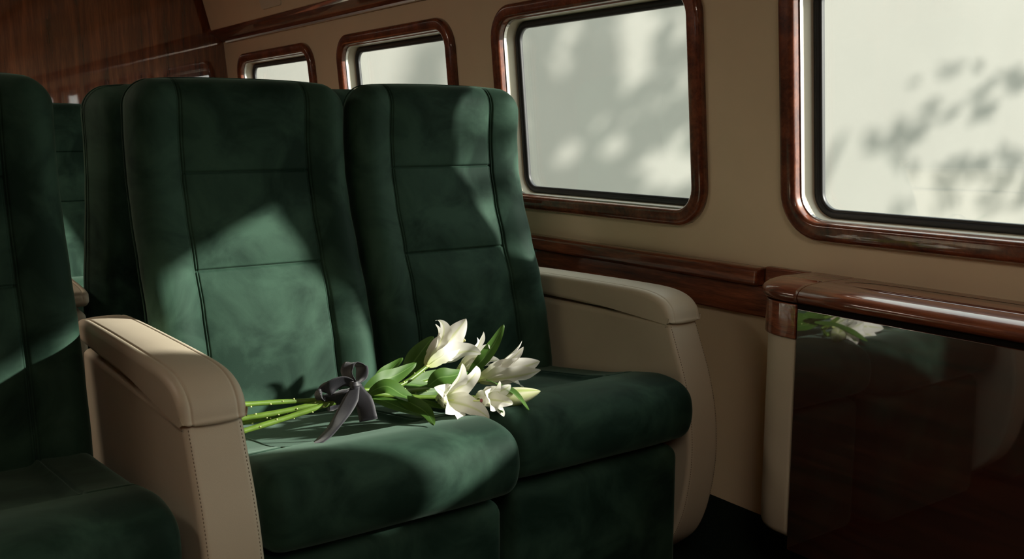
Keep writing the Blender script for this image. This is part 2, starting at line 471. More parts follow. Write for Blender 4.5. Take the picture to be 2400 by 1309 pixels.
# ------------------------------------------------------------------ seats
def lerp_tab(tab, z):
    if z <= tab[0][0]: return tab[0][1]
    for (a, ya), (b, yb) in zip(tab, tab[1:]):
        if z <= b:
            t = (z-a)/(b-a); t = t*t*(3-2*t)*0.5+t*0.5
            return ya+(yb-ya)*t
    return tab[-1][1]
FRONT = [(0.38, 1.955), (0.50, 1.962), (0.62, 1.985), (0.72, 2.012), (0.82, 2.050), (0.92, 2.085), (1.00, 2.104), (1.08, 2.110), (1.16, 2.104), (1.23, 2.106)]
HW, ZTOP, ZBOT, RC = 0.25, 1.216, 0.40, 0.062
SX = 0.145; SZ = (1.010, 0.803)

def axis_samples(lo, hi, specials, edge=0.06, step=0.014):
    s = set()
    x = lo
    while x < hi: s.add(round(x, 5)); x += step
    for k in range(13):
        t = edge*(1-cos(pi/2*k/12)); s.add(round(lo+t, 5)); s.add(round(hi-t, 5))
    for c in specials:
        for d in (-0.014, -0.010, -0.008, -0.0065, -0.0058, -0.005, -0.0042, -0.0033, -0.002, -0.001, 0, 0.001, 0.002, 0.0033, 0.0042, 0.005, 0.0058, 0.0065, 0.008, 0.010, 0.014):
            s.add(round(c+d, 5))
    s = sorted(s); out = [s[0]]
    for q in s[1:]:
        if q-out[-1] > 0.0007: out.append(q)
    if out[-1] != hi: out[-1] = hi
    return out

def topz(x): return ZTOP-0.010*(abs(x)/HW)**2.5
def back_mesh():
    us = axis_samples(-1.0*HW, HW, (-SX, SX)); zs = axis_samples(ZBOT, ZTOP, SZ)
    def edge_d(x, z):
        dz = topz(x)-z; dx = HW-abs(x); db = z-ZBOT
        if dx < RC and dz < RC: return RC-sqrt((RC-dx)**2+(RC-dz)**2)
        return min(dx, dz, db+0.0)
    rf, rb = [], []
    for z in zs:
        a, b = [], []
        hw = HW
        if z > ZTOP-0.004-RC:
            q = min(1.0, (z-(ZTOP-0.004-RC))/(RC+0.004)); hw = HW-RC*(1-sqrt(max(0, 1-q*q)))
        for x0 in us:
            x = x0*hw/HW if hw < HW else x0
            # keep the seams straight while the corner closes
            if hw < HW and abs(x0) < 0.17: x = x0
            elif hw < HW:
                t = (abs(x0)-0.17)/(HW-0.17); x = math.copysign(0.17+t*(hw-0.17), x0)
            zz = min(z, topz(x)) if z < ZTOP-1e-6 else topz(x)
            if z > ZTOP-RC: zz = z-(ZTOP-topz(x))*((z-(ZTOP-RC))/RC)
            d = max(0.0, edge_d(x, zz))
            R1 = 0.050; R2 = 0.060
            p1 = sqrt(max(0, 1-(1-min(d/R1, 1))**2)); p2 = sqrt(max(0, 1-(1-min(d/R2, 1))**2))
            F = lerp_tab(FRONT, z)
            ax = abs(x)
            # padded wings, fuller lower down
            wing = 0.016+0.012*max(0, min(1, (1.0-z)/0.4))
            ww = max(0.0, min(1.0, (ax-SX)/0.055)); bol = wing*sin(ww*pi/2)
            y = F+0.008-bol
            # pillows between the seams
            if ax < SX:
                zz0 = [ZBOT+0.02, SZ[1], SZ[0], ZTOP]
                for lo, hi in zip(zz0, zz0[1:]):
                    if lo <= z <= hi:
                        t = (z-lo)/(hi-lo); y -= 0.009*(sin(pi*t)**0.5 if 0 < t < 1 else 0)*(1-(ax/SX)**4)
            # seam grooves
            g = 0.0
            ds = abs(ax-SX); g += 0.0030*exp(-(ds/0.0030)**2)+0.0016*exp(-(ds/0.0012)**2)+0.0022*exp(-((ds-0.0050)/0.0013)**2)
            if ax < SX:
                for s_ in SZ: g += 0.0045*exp(-((z-s_)/0.0028)**2)
            y += g
            a.append((x, y+(0.055)*(1-p1), zz))
            Bk = F+0.130
            b.append((x, Bk-0.050*(1-p2)+(-0.0 if p2 > 0 else 0), zz))
            # both skins meet on the rim
            if d <= 1e-6: b[-1] = (x, a[-1][1], zz)
            elif p2 < 1: b[-1] = (x, a[-1][1]*(1-p2)+Bk*p2, zz)
        rf.append(a); rb.append(b)
    v1, f1 = grid(rf); v2, f2 = grid(rb)
    f2 = [q[::-1] for q in f2]
    v, f = join_data([(v1, f1), (v2, f2)])
    nu, nz, N = len(us), len(zs), len(v1)
    # close the rim
    for i in range(nz-1):
        for j in (0, nu-1):
            f.append((i*nu+j, (i+1)*nu+j, N+(i+1)*nu+j, N+i*nu+j))
    for j in range(nu-1):
        for i in (0, nz-1):
            f.append((i*nu+j, i*nu+j+1, N+i*nu+j+1, N+i*nu+j))
    me = mesh('backrest', v, f)
    b2 = bmesh.new(); b2.from_mesh(me); bmesh.ops.remove_doubles(b2, verts=b2.verts, dist=0.00005)
    bmesh.ops.recalc_face_normals(b2, faces=b2.faces); b2.to_mesh(me); b2.free()
    me.polygons.foreach_set('use_smooth', [True]*len(me.polygons))
    me.materials.append(M_velvet)
    return me

def extrude_profile(P, x0, x1, r, disp=None, special=(), step=0.014, cap=True):
    """closed YZ loop P (counter-clockwise seen from +X), rounded over towards both ends"""
    n = len(P); N = []
    for i in range(n):
        t = V((P[(i+1) % n][0]-P[i-1][0], P[(i+1) % n][1]-P[i-1][1])).normalized()
        N.append((t[1], -t[0]))
    cy = sum(p[0] for p in P)/n; cz = sum(p[1] for p in P)/n
    A = sum(P[i][0]*P[(i+1) % n][1]-P[(i+1) % n][0]*P[i][1] for i in range(n))
    if A < 0: N = [(-a, -b) for a, b in N]
    xs = axis_samples(x0, x1, special, edge=r, step=step); rows = []
    for x in xs:
        d = min(x-x0, x1-x); ins = 0.0
        if d < r: ins = r-sqrt(max(0, r*r-(r-d)**2))
        row = []
        for (y, z), (ny, nz) in zip(P, N):
            k = disp(x, y, z, ny, nz) if disp else 0.0
            row.append((x, y-ny*(ins-k), z-nz*(ins-k)))
        rows.append(row)
    v, f = grid(rows, close_u=True)
    if cap: f.append(tuple(range(n))[::-1]); f.append(tuple(range(len(v)-n, len(v))))
    b2 = bmesh.new(); vs = [b2.verts.new(p) for p in v]
    for q in f:
        try: b2.faces.new([vs[i] for i in q])
        except ValueError: pass
    bmesh.ops.recalc_face_normals(b2, faces=b2.faces)
    me = bpy.data.meshes.new('profile'); b2.to_mesh(me); b2.free()
    me.polygons.foreach_set('use_smooth', [len(p.vertices) <= 4 for p in me.polygons])
    return me

def resample(P, ds=0.006, dense=None):
    """even points along a closed loop of 2-vectors; dense(y,z)->bool gives finer spacing"""
    out = []; n = len(P)
    for i in range(n):
        a, b = V(P[i][:2]), V(P[(i+1) % n][:2]); L = (b-a).length
        st = ds/5 if dense and dense(*((a+b)/2)) else ds
        k = max(1, int(L/st+0.5)) if L > st else 1
        for j in range(k): out.append(tuple(a+(b-a)*(j/k)))
    res = [out[0]]
    for p in out[1:]:
        if (V(p)-V(res[-1])).length > 0.0006: res.append(p)
    return res

CY = 1.572; CXS = 0.150
def cushion_mesh():
    K = [(1.98, 0.365), (2.06, 0.385), (2.075, 0.44), (2.04, 0.470), (1.90, 0.492), (1.76, 0.512), (1.66, 0.526), (1.60, 0.538), (1.54, 0.549), (1.485, 0.556), (1.43, 0.549),
         (1.400, 0.528), (1.390, 0.495), (1.392, 0.462), (1.405, 0.435), (1.435, 0.420), (1.50, 0.412), (1.65, 0.400), (1.82, 0.380)]
    P = [tuple(p) for p in catmull([(a, b, 0) for a, b in K], 8, True)]
    P = [(p[0], p[1]) for p in P]
    P = resample(P, 0.010, lambda y, z: abs(y-CY) < 0.014 and z > 0.5)
    def disp(x, y, z, ny, nz):
        k = 0.0; ax = abs(x)
        if nz > 0.3:
            # sunk centre panel
            t = max(0, min(1, (CXS-ax)/0.02))*max(0, min(1, (y-CY)/0.02))
            k -= 0.011*t*t*(3-2*t)
            k += 0.006*exp(-((y-1.80)/0.12)**2)*exp(-(ax/0.10)**2)
            k -= 0.0055*exp(-((y-CY)/0.0026)**2)*(1 if ax < HW-0.02 else 0)
            if y > CY: k -= 0.0042*exp(-((ax-CXS)/0.0026)**2)
        # lower seam round the front roll
        if y < 1.6: k += 0.004*sin(pi*min(1, max(0, (x+HW)/(2*HW))))
        # soft pull marks in the cloth
        k += 0.0018*sin(7*x+9*y)*sin(11*x-5*z*3)
        return k
    me = extrude_profile(P, -HW+0.001, HW-0.001, 0.034, disp, (-CXS, CXS), 0.013)
    me.materials.append(M_velvet); me.name = 'seat_cushion'
    return me

def outline_tube():
    pts = []
    for k in range(40): z = ZBOT+0.02+(ZTOP-RC-ZBOT-0.02)*k/39; pts.append((-HW, z))
    for k in range(1, 10):
        a = radians(180-90*k/9); pts.append((-HW+RC+RC*cos(a), ZTOP-RC-0.006+RC*sin(a)))
    for k in range(1, 20): x = -HW+RC+(2*HW-2*RC)*k/20; pts.append((x, topz(x)))
    for k in range(0, 10):
        a = radians(90-90*k/9); pts.append((HW-RC+RC*cos(a), ZTOP-RC-0.006+RC*sin(a)))
    for k in range(40): z = ZTOP-RC-(ZTOP-RC-ZBOT-0.02)*k/39; pts.append((HW, z))
    path = [(x, lerp_tab(FRONT, z)+0.060, z) for x, z in pts]
    v, f = tube_data(path, 0.0014, 6)
    me = mesh('piping', v, f); me.materials.append(M_velvet)
    return me

ARM_Y = 0.0
def arm_panel_mesh():
    front = catmull([(1.431, 0.658, 0), (1.412, 0.615, 0), (1.380, 0.54, 0), (1.358, 0.46, 0), (1.350, 0.38, 0), (1.355, 0.30, 0), (1.375, 0.21, 0), (1.41, 0.14, 0), (1.47, 0.085, 0)], 7)
    P = [(2.14, 0.085), (2.150, 0.095), (2.15, 0.632), (2.147, 0.641), (2.135, 0.646), (1.455, 0.663), (1.442, 0.663)] + [(p[0], p[1]) for p in front]
    P = resample(P, 0.02)
    me = extrude_profile(P, -0.047, 0.047, 0.013, None, (), 0.03)
    me.materials.append(M_leather); return me, front
def arm_pad_mesh():
    K = [(2.165, 0.668), (2.170, 0.690), (2.150, 0.706), (2.0, 0.714), (1.80, 0.720), (1.62, 0.724), (1.52, 0.7235), (1.465, 0.714), (1.434, 0.694), (1.424, 0.668), (1.428, 0.660), (1.50, 0.664), (1.8, 0.662), (2.1, 0.660)]
    P = [(p[0], p[1]) for p in catmull([(a, b, 0) for a, b in K], 6, True)]
    P = resample(P, 0.012)
    def disp(x, y, z, ny, nz):
        k = 0.0
        if nz > 0.2 or y < 1.47:
            k += 0.004*(1-(x/0.05)**2)
            d = abs(abs(x)-0.036); k -= 0.0016*exp(-(d/0.0018)**2)
        return k
    me = extrude_profile(P, -0.0525, 0.0525, 0.012, disp, (-0.036, 0.036), 0.012)
    me.materials.append(M_leather); return me
panel_me, front_curve = arm_panel_mesh(); pad_me = arm_pad_mesh()
panel_me.name = 'armrest'; pad_me.name = 'armrest_pad'
def stitch_mesh(sx):
    parts = []
    fc = [V((0, p[0], p[1])) for p in front_curve]
    # walk along the front edge, a stitch every 6 mm, on both edges of the front face
    L = [0]
    for a, b in zip(fc, fc[1:]): L.append(L[-1]+(b-a).length)
    def at(s):
        for i in range(len(fc)-1):
            if L[i+1] >= s:
                t = (s-L[i])/(L[i+1]-L[i]); return fc[i].lerp(fc[i+1], t), (fc[i+1]-fc[i]).normalized()
        return fc[-1], (fc[-1]-fc[-2]).normalized()
    s = 0.008
    while s < L[-1]-0.02:
        p, t = at(s); n = V((0, t.z, -t.y)); n = n if n.y < 0 else -n
        c = p+n*(-0.0012); c.x = sx*0.0398
        parts.append(tube_data([c-t*0.0017, c, c+t*0.0017], [0.0005, 0.0009, 0.0005], 5))
        s += 0.006
    v, f = join_data(parts); me = mesh('stitching', v, f); me.materials.append(M_thread); return me
stitch_mes = [stitch_mesh(-1), stitch_mesh(1)]
back_me = back_mesh(); cush_me = cushion_mesh(); pipe_me = outline_tube()
def rbox_mesh(x0, x1, y0, y1, z0, z1, r, seg, mat, name):
    v, f = box_data(x0, x1, y0, y1, z0, z1); me = mesh(name, v, f)
    b2 = bmesh.new(); b2.from_mesh(me); bmesh.ops.recalc_face_normals(b2, faces=b2.faces)
    bmesh.ops.bevel(b2, geom=b2.edges[:], offset=r, segments=seg, profile=0.5, affect='EDGES')
    b2.to_mesh(me); b2.free(); me.polygons.foreach_set('use_smooth', [True]*len(me.polygons)); me.materials.append(mat)
    return me
leg_me = rbox_mesh(-0.238, 0.232, 1.432, 1.54, 0.045, 0.404, 0.030, 6, M_velvet, 'leg_rest')
base_me = rbox_mesh(-0.22, 0.22, 1.56, 2.09, 0.0, 0.372, 0.01, 2, M_groove, 'seat_base')

PIV = V((0, 1.75, 0))
def seat(cx, label, dy=0.0, arm=None, rot=0.0, y=1.75, armdy=0.0, group='green velvet carriage seats', armx=None):
    t = empty('train_seat', (cx, y, 0), rot)
    tag(t, label, 'seat', group)
    def part(name, me, dx=0, ddy=0, parent=None):
        o = link(name, me, None, parent or t)
        o.location = (V((dx, ddy, 0)) - PIV) if parent is None else (0, 0, 0)
        return o
    b = part('backrest', back_me); p = part('piping', pipe_me, parent=b)
    part('seat_cushion', cush_me, 0, dy)
    part('leg_rest', leg_me, 0, dy*0.8)
    part('seat_base', base_me)
    if arm:
        sx = {'left': -1, 'right': 1}[arm]
        a = part('armrest', panel_me, armx if armx is not None else sx*0.315, armdy)
        a['label'] = 'cream leather armrest'
        part('armrest_pad', pad_me, parent=a); [part('stitching', q, parent=a) for q in stitch_mes]
    return t
seat(0.76, 'green velvet seat under the lily stems, cream armrest on its left', 0.0, 'left', armx=-0.315)
seat(1.27, 'green velvet seat next to the window wall, dappled sun on its back', 0.055, 'right', armdy=0.145, armx=0.327)
seat(0.125, 'green velvet seat in deep shade at the left edge', -0.03)
seat(0.76, 'green seat turned away, back to back with the seat holding the lily stems', 0.0, 'right', rot=pi, y=2.97, armx=0.315)
seat(1.27, 'green seat turned away, its rim just showing between the two front seat backs', 0.0, None, rot=pi, y=2.97)
seat(0.76, 'farthest green seat, seen in the gap at left, small sunlit patch on it', y=1.75+2.36)

# ------------------------------------------------------------------ lily bouquet
BQ = empty('lily_bouquet', (0.80, 1.66, 0.545))
tag(BQ, 'bouquet of white lilies tied with a black ribbon bow, lying across the green seats', 'bouquet')
def bpart(name, vf, mat, parent=None, smooth=True, uvs=None):
    me = mesh(name, vf[0], vf[1], smooth, uvs)
    o = link(name, me, mat, parent or BQ)
    if parent is None: o.location = -BQ.location
    return o

def stem_path(pts, per=8): return catmull([sight(*p) for p in pts], per)
def add_stem(pts, r=0.0052, scars=True, seed=0):
    P = stem_path(pts); rnd = random.Random(seed)
    rad = [r*(1+0.05*sin(i*0.9+seed)) for i in range(len(P))]
    v, f = tube_data(P, rad, 12)
    nst = len(f)
    if scars:
        parts = []; acc = 0; k = 0
        for i in range(1, len(P)-1):
            acc += (P[i]-P[i-1]).length
            if acc > 0.024:
                acc = rnd.uniform(-0.008, 0.006); k += 1
                t = (P[i+1]-P[i-1]).normalized(); a = t.orthogonal().normalized(); b = t.cross(a)
                an = k*2.4+seed; n = a*cos(an)+b*sin(an)
                if n.y > 0.2: n = -n
                c = P[i]+n*r*0.90
                parts.append(tube_data([c-n*0.0005, c+n*0.0016+t*0.001, c+n*0.0022+t*0.002], [0.0020, 0.0015, 0.0005], 7))
        if parts: v, f = join_data([(v, f)]+parts)
    st = bpart('stem', (v, f), M_stem); st.data.materials.append(M_node)
    for q in st.data.polygons[nst:]: q.material_index = 1
    return st
# cut ends at the left, through the ribbon, out to the blooms
add_stem([(555, 948, 1.700), (660, 941, 1.700), (765, 935, 1.695), (850, 915, 1.690), (935, 903, 1.70), (1000, 858, 1.72)], 0.0050, seed=1)
add_stem([(560, 981, 1.690), (650, 966, 1.685), (765, 941, 1.680), (850, 922, 1.675), (940, 928, 1.665), (1030, 935, 1.65)], 0.0054, seed=2)
add_stem([(566, 1011, 1.665), (660, 982, 1.668), (768, 947, 1.668), (850, 925, 1.68), (960, 915, 1.70), (1050, 905, 1.71), (1130, 890, 1.70)], 0.0054, seed=3)
add_stem([(560, 992, 1.715), (660, 972, 1.710), (765, 945, 1.705), (850, 920, 1.70), (960, 905, 1.73), (1075, 868, 1.75)], 0.0044, seed=4)
add_stem([(760, 946, 1.69), (850, 926, 1.68), (980, 930, 1.65), (1080, 930, 1.62), (1160, 933, 1.57)], 0.0042, False, 5)

def petal_data(base, ax, e, L, W, th0, th1, curl, nt=32, ns=9, cup=0.35, wave=0.0, ph=0.0, twist=0.0):
    s_dir = ax.cross(e).normalized(); rows = []; uv = []
    p = base + e*0.003; 
    for i in range(nt+1):
        t = i/nt
        th = th0+(th1-th0)*(t**1.8)+curl*(max(0, t-0.55)/0.45)**1.6
        d = ax*cos(th)+e*sin(th); n_in = ax*sin(th)-e*cos(th)
        if i: p = p+d*(L/nt)
        w = W*(0.16+0.84*sin(pi*min(1, (min(t, 0.96)*0.98+0.02)**0.80))**0.85)
        if t > 0.60: w = min(w, W*1.0*((1-t)/0.40)**0.72+0.0004)
        if t < 0.2: w = max(w*0.9, W*0.26)
        sd = (s_dir*cos(twist*t)+n_in*sin(twist*t)).normalized(); row = []
        for j in range(ns):
            s = -1+2*j/(ns-1)
            q = p+sd*(s*w)+n_in*(cup*w*s*s)*(1-0.55*t)-n_in*(0.0016*exp(-(s/0.16)**2))*sin(pi*t)
            q = q+n_in*wave*sin(9*t*pi/2+ph+s)*abs(s)**2*sin(pi*t)
            row.append(q); uv.append((1-abs(s), t))
        rows.append(row)
    v, f = grid(rows)
    return v, f, uv

def flower(base, tip, L, petals, label=None, pist=None, stig=M_stigma, W=0.0175, stamen=True):
    base = V(base); ax = (V(tip)-base).normalized()
    up = V((0, 0, 1)); e0 = (up-ax*up.dot(ax)).normalized(); e1 = ax.cross(e0)
    # short green throat where the bloom joins its stem
    r0 = tube_data([base-ax*0.006, base, base+ax*0.010, base+ax*0.018], [0.004, 0.0056, 0.0062, 0.003], 12)
    fl = bpart('lily_flower', r0, M_pistil)
    if label: fl['label'] = label
    for k, (phi, th1, curl, ls, ws) in enumerate(petals):
        a = radians(phi); e = e0*cos(a)+e1*sin(a)
        v, f, uv = petal_data(base, ax, e, L*ls, W*1.18*ws, radians(16 if k % 2 else 12), radians(th1), radians(curl), wave=0.0035, ph=k*1.7, twist=0.12*(-1)**k)
        bpart('petal', (v, f), M_petal, fl, uvs=uv)
    if pist:
        q = V(pist); mid = base.lerp(q, 0.6)+V((0, 0, -0.002))
        P = catmull([base+ax*0.01, mid, q], 6)
        v, f = tube_data(P, [0.0015+0.0003*(i/len(P)) for i in range(len(P))], 8)
        ps = bpart('pistil', (v, f), M_pistil, fl)
        d = (P[-1]-P[-3]).normalized()
        v, f = tube_data([q-d*0.001, q, q+d*0.002, q+d*0.0035], [0.0016, 0.0036, 0.0040, 0.0016], 9)
        bpart('stigma', (v, f), stig, fl)
    return fl

def leaf(pts, w, hint=(0, -0.3, 1), fold=0.25, nt=24, ns=7, label=None, wpow=0.9):
    P = catmull([sight(*p) for p in pts], 10); n = len(P); hint = V(hint).normalized(); rows = []; uv = []
    for i, p in enumerate(P):
        t = i/(n-1); tg = (P[min(i+1, n-1)]-P[max(i-1, 0)]).normalized()
        s = tg.cross(hint).normalized(); nn = s.cross(tg).normalized()
        ww = w*(sin(pi*min(1, t**wpow))**0.75 if 0 < t < 1 else 0)+0.0006
        if t < 0.12: ww = max(ww, w*0.22)
        row = []
        for j in range(ns):
            q = -1+2*j/(ns-1)
            row.append(p+s*q*ww+nn*(fold*ww*abs(q)**1.3)+nn*0.0012*sin(8*t+q*2))
            uv.append((1-abs(q), 0.4+0.6*t))
        rows.append(row)
    v, f = grid(rows)
    o = bpart('leaf', (v, f), M_leaf, uvs=uv)
    if label: o['label'] = label
    return o

# blooms
F1 = sight(1000, 857, 1.72)
flower(F1, sight(1066, 797, 1.745), 0.130,
       [(28, 17, 16, 1.06, 1.45), (118, 30, 55, 1.0, 1.5), (350, 46, 120, 1.0, 1.0), (200, 30, 45, 0.95, 1.1), (250, 30, 30, 0.95, 1.0), (300, 30, 40, 0.95, 1.0)],
       'topmost open bloom', sight(1087, 797, 1.735), M_stigma2)
F2 = sight(1028, 935, 1.625)
flower(F2, sight(1108, 926, 1.505), 0.134,
       [(8, 40, 25, 1.05, 1.15), (66, 46, 45, 0.92, 1.1), (112, 44, 25, 1.0, 1.4), (150, 34, 18, 0.95, 1.3), (222, 52, 45, 0.98, 1.1), (315, 50, 95, 0.98, 0.9)],
       'front bloom facing the viewer', sight(1127, 938, 1.53))
F3 = sight(1072, 872, 1.76)
flower(F3, sight(1140, 825, 1.74), 0.108, [(0, 28, 25, 1.0, 0.95), (60, 30, 40, 0.95, 0.9), (120, 34, 40, 1, 0.9), (180, 34, 40, 0.95, 1), (240, 30, 40, 1, 1.0), (300, 30, 50, 0.95, 0.9)], 'bloom half hidden behind the topmost one')
F4 = sight(1122, 890, 1.67)
flower(F4, sight(1212, 858, 1.640), 0.122, [(20, 24, 20, 0.98, 0.9), (335, 20, 20, 1.05, 0.9), (88, 6, -8, 1.12, 1.35), (125, 9, -8, 1.1, 1.3), (270, 30, 30, 0.95, 0.9), (190, 40, 60, 0.95, 1.1)], 'half-open trumpet at the right')
F5 = sight(1118, 932, 1.57)
flower(F5, sight(1180, 932, 1.50), 0.078, [(0, 24, 40, 1.0, 1.0), (60, 26, 70, 1, 1.1), (120, 30, 50, 1, 1.1), (180, 26, 40, 1, 1), (240, 34, 40, 1, 0.8), (300, 30, 40, 1, 0.9)], 'small bloom low at the right')

def bud(p0, p1, r, label):
    a, b = sight(*p0), sight(*p1); d = b-a; ax = d.normalized(); u = ax.cross(V((0, 0, 1))).normalized(); w = u.cross(ax)
    rows = []; uv = []
    for i in range(25):
        t = i/24; c = a+d*t-V((0, 0, 0.004))*sin(pi*t)
        rr = r*(sin(pi*min(1, 0.05+0.95*t**0.85))**0.75)+0.0004; row = []
        for k in range(24):
            an = 2*pi*k/24; rk = rr*(1+0.08*cos(3*an))
            row.append(c+(u*cos(an)+w*sin(an))*rk); uv.append((0.5+0.5*cos(3*an), t))
        rows.append(row)
    v, f = grid(rows, close_u=True); o = bpart('lily_bud', (v, f), M_budm, uvs=uv); o['label'] = label
    return o
bud((1150, 934, 1.555), (1267, 916, 1.495), 0.0185, 'plump closed bud at the right tip')

# leaves
up_ = (0.3, -0.75, 0.6)
leaf([(1100, 872, 1.73), (1128, 845, 1.71), (1158, 805, 1.70), (1181, 760, 1.70)], 0.0135, (-0.6, -0.8, 0.2), 0.15, label='upright pointed leaf')
leaf([(1140, 890, 1.61), (1175, 903, 1.55), (1210, 925, 1.50), (1240, 961, 1.450)], 0.012, (0.2, -0.9, 0.6), 0.15)
leaf([(1003, 905, 1.67), (1030, 885, 1.655), (1060, 880, 1.65), (1096, 872, 1.66)], 0.019, (0.1, -0.75, 0.7), 0.12)
leaf([(862, 922, 1.66), (905, 905, 1.64), (945, 925, 1.62), (982, 942, 1.61)], 0.0185, (0.1, -0.65, 0.75), 0.12, label='broad sunlit leaf in front')
leaf([(930, 930, 1.64), (965, 945, 1.60), (998, 965, 1.55), (1017, 996, 1.485)], 0.014, (-0.4, -0.75, 0.5), 0.2)
leaf([(868, 908, 1.72), (895, 880, 1.73), (920, 860, 1.74), (944, 838, 1.745)], 0.012, (-0.5, -0.6, 0.6), 0.3)
leaf([(852, 918, 1.69), (890, 893, 1.69), (930, 878, 1.70), (976, 850, 1.71)], 0.0165, (-0.3, -0.8, 0.4), 0.15)
leaf([(948, 880, 1.77), (968, 850, 1.775), (990, 820, 1.78), (1016, 788, 1.78)], 0.021, (-0.5, -0.8, 0.3), 0.15)
leaf([(858, 928, 1.69), (915, 945, 1.64), (960, 962, 1.60), (1006, 978, 1.56)], 0.017, (0, -0.4, 0.9), 0.1)
leaf([(1100, 935, 1.60), (1130, 942, 1.59), (1155, 950, 1.54), (1179, 966, 1.50)], 0.009, (0, -0.6, 0.8), 0.2)
leaf([(940, 905, 1.73), (985, 892, 1.74), (1030, 880, 1.75), (1060, 868, 1.76)], 0.016, (0, -0.9, 0.4), 0.1)
leaf([(950, 925, 1.70), (1000, 918, 1.70), (1040, 912, 1.70), (1090, 905, 1.70)], 0.015, (0, -0.8, 0.5), 0.1)
leaf([(900, 915, 1.70), (950, 900, 1.72), (1000, 905, 1.72), (1045, 915, 1.71)], 0.012, (0.2, -0.6, 0.8), 0.2)
leaf([(960, 930, 1.66), (1000, 945, 1.62), (1030, 955, 1.59), (1062, 962, 1.55)], 0.009, (0, -0.5, 0.9), 0.2)
leaf([(1062, 905, 1.69), (1090, 885, 1.70), (1110, 875, 1.70), (1135, 862, 1.70)], 0.010, (0, -0.8, 0.5), 0.1)

# ribbon: band round the stems, knot, three loops/tails
rib = empty('ribbon', (0, 0, 0)); rib.parent = BQ; rib['label'] = 'black grosgrain ribbon tied in a bow'
rib.location = -BQ.location
def strip(name, pts, wv, w, per=8, taper=None, vee=False):
    P = catmull([V(p) for p in pts], per)
    if not isinstance(wv, list): wv = [wv]*len(pts)
    Wv = catmull([V(q) for q in wv], per); n = len(P); rows = []; uv = []; acc = 0
    for i, p in enumerate(P):
        if i: acc += (p-P[i-1]).length
        tg = (P[min(i+1, n-1)]-P[max(i-1, 0)]).normalized(); s = Wv[i]-tg*Wv[i].dot(tg); s.normalize()
        nn = tg.cross(s); t = i/(n-1); ww = w/2
        if taper: ww *= taper(t)
        rows.append([p+s*ww*q+nn*0.0016*(1-q*q)+(tg*(-abs(q)*0.0)) for q in (-1, -0.6, -0.2, 0.2, 0.6, 1)])
        uv += [((q+1)/2, acc*10) for q in (-1, -0.6, -0.2, 0.2, 0.6, 1)]
    v, f = grid(rows); me = mesh(name, v, f, True, uv)
    o = link(name, me, M_ribbon, rib); m = o.modifiers.new('s', 'SOLIDIFY'); m.thickness = 0.0008; m.offset = 0
    return o
# band
c0, c1 = sight(765, 944, 1.69), sight(852, 920, 1.68)
axb = (c1-c0).normalized(); ub = axb.cross(V((0, 0, 1))).normalized(); wb = ub.cross(axb)
rows = []
for t in [k/8 for k in range(9)]:
    c = c0.lerp(c1, t); r = 0.0205+0.0010*sin(t*17)
    rows.append([c+(ub*cos(a)*r*1.1+wb*sin(a)*r*0.80) for a in [2*pi*k/24 for k in range(24)]])
v, f = grid(rows, close_u=True); f += [tuple(range(24)), tuple(range(len(v)-24, len(v)))]
link('ribbon_band', mesh('ribbon_band', v, f), M_ribbon, rib)
K = sight(833, 903, 1.645)
kn = []
rows = []
for i in range(13):
    t = i/12; c = K+V((0.004, 0, -0.016))*(t-0.5)*1.2
    r = 0.0115*sin(pi*(0.12+0.76*t))**0.5*(1+0.06*sin(t*20))
    rows.append([c+V((cos(a)*r*1.05, sin(a)*r*0.9, 0))*(1+0.07*sin(3*a+t*4)) for a in [2*pi*k/20 for k in range(20)]])
v, f = grid(rows, close_u=True); f += [tuple(range(20)), tuple(range(len(v)-20, len(v)))]
link('knot', mesh('knot', v, f), M_ribbon, rib)
side = V((0.82, -0.57, 0))
loop_w = [side*0.9+V((0, 0, 0.2))]*5
strip('ribbon_loop', [K, sight(813, 873, 1.655), sight(822, 848, 1.67), sight(846, 858, 1.685), sight(848, 885, 1.67), sight(838, 900, 1.65)],
      [V((.3, -.6, .3)), V((.45, -.8, .1)), V((.5, -.8, .1)), V((.5, -.8, .0)), V((.4, -.8, .1)), V((.3, -.6, .3))], 0.028, 9, lambda t: 0.55+0.45*min(1, 4*min(t, 1-t)))
strip('ribbon_loop', [K, sight(805, 893, 1.65), sight(772, 908, 1.66), sight(750, 930, 1.68), sight(775, 938, 1.67), sight(810, 925, 1.65), sight(830, 905, 1.65)],
      [V((0, -.4, .8)), V((.2, -.4, .9)), V((.3, -.4, .8)), V((.2, -.8, .4)), V((.2, -.6, .7)), V((.1, -.5, .8)), V((0, -.4, .8))], 0.028, 9, lambda t: 0.5+0.5*min(1, 4*min(t, 1-t)))
strip('ribbon_tail', [K, sight(822, 935, 1.625), sight(806, 965, 1.605), sight(782, 1000, 1.575), sight(756, 1028, 1.558), sight(737, 1041, 1.545)],
      [V((.6, -.5, .1)), V((.8, -.5, .1)), V((.85, -.45, .15)), V((.8, -.4, .35)), V((.75, -.5, .3)), V((.7, -.6, .2))], 0.031, 9, lambda t: 0.5+0.5*min(1, 5*t) if t < 0.93 else 1-(t-0.93)*6)
strip('ribbon_tail', [K, sight(846, 928, 1.625), sight(856, 950, 1.61), sight(862, 975, 1.60), sight(864, 984, 1.60)],
      [V((.6, -.4, .1)), V((.8, -.5, .1)), V((.8, -.5, .25)), V((.8, -.5, .4)), V((.8, -.5, .45))], 0.035, 9, lambda t: 0.45+0.55*min(1, 3*t))

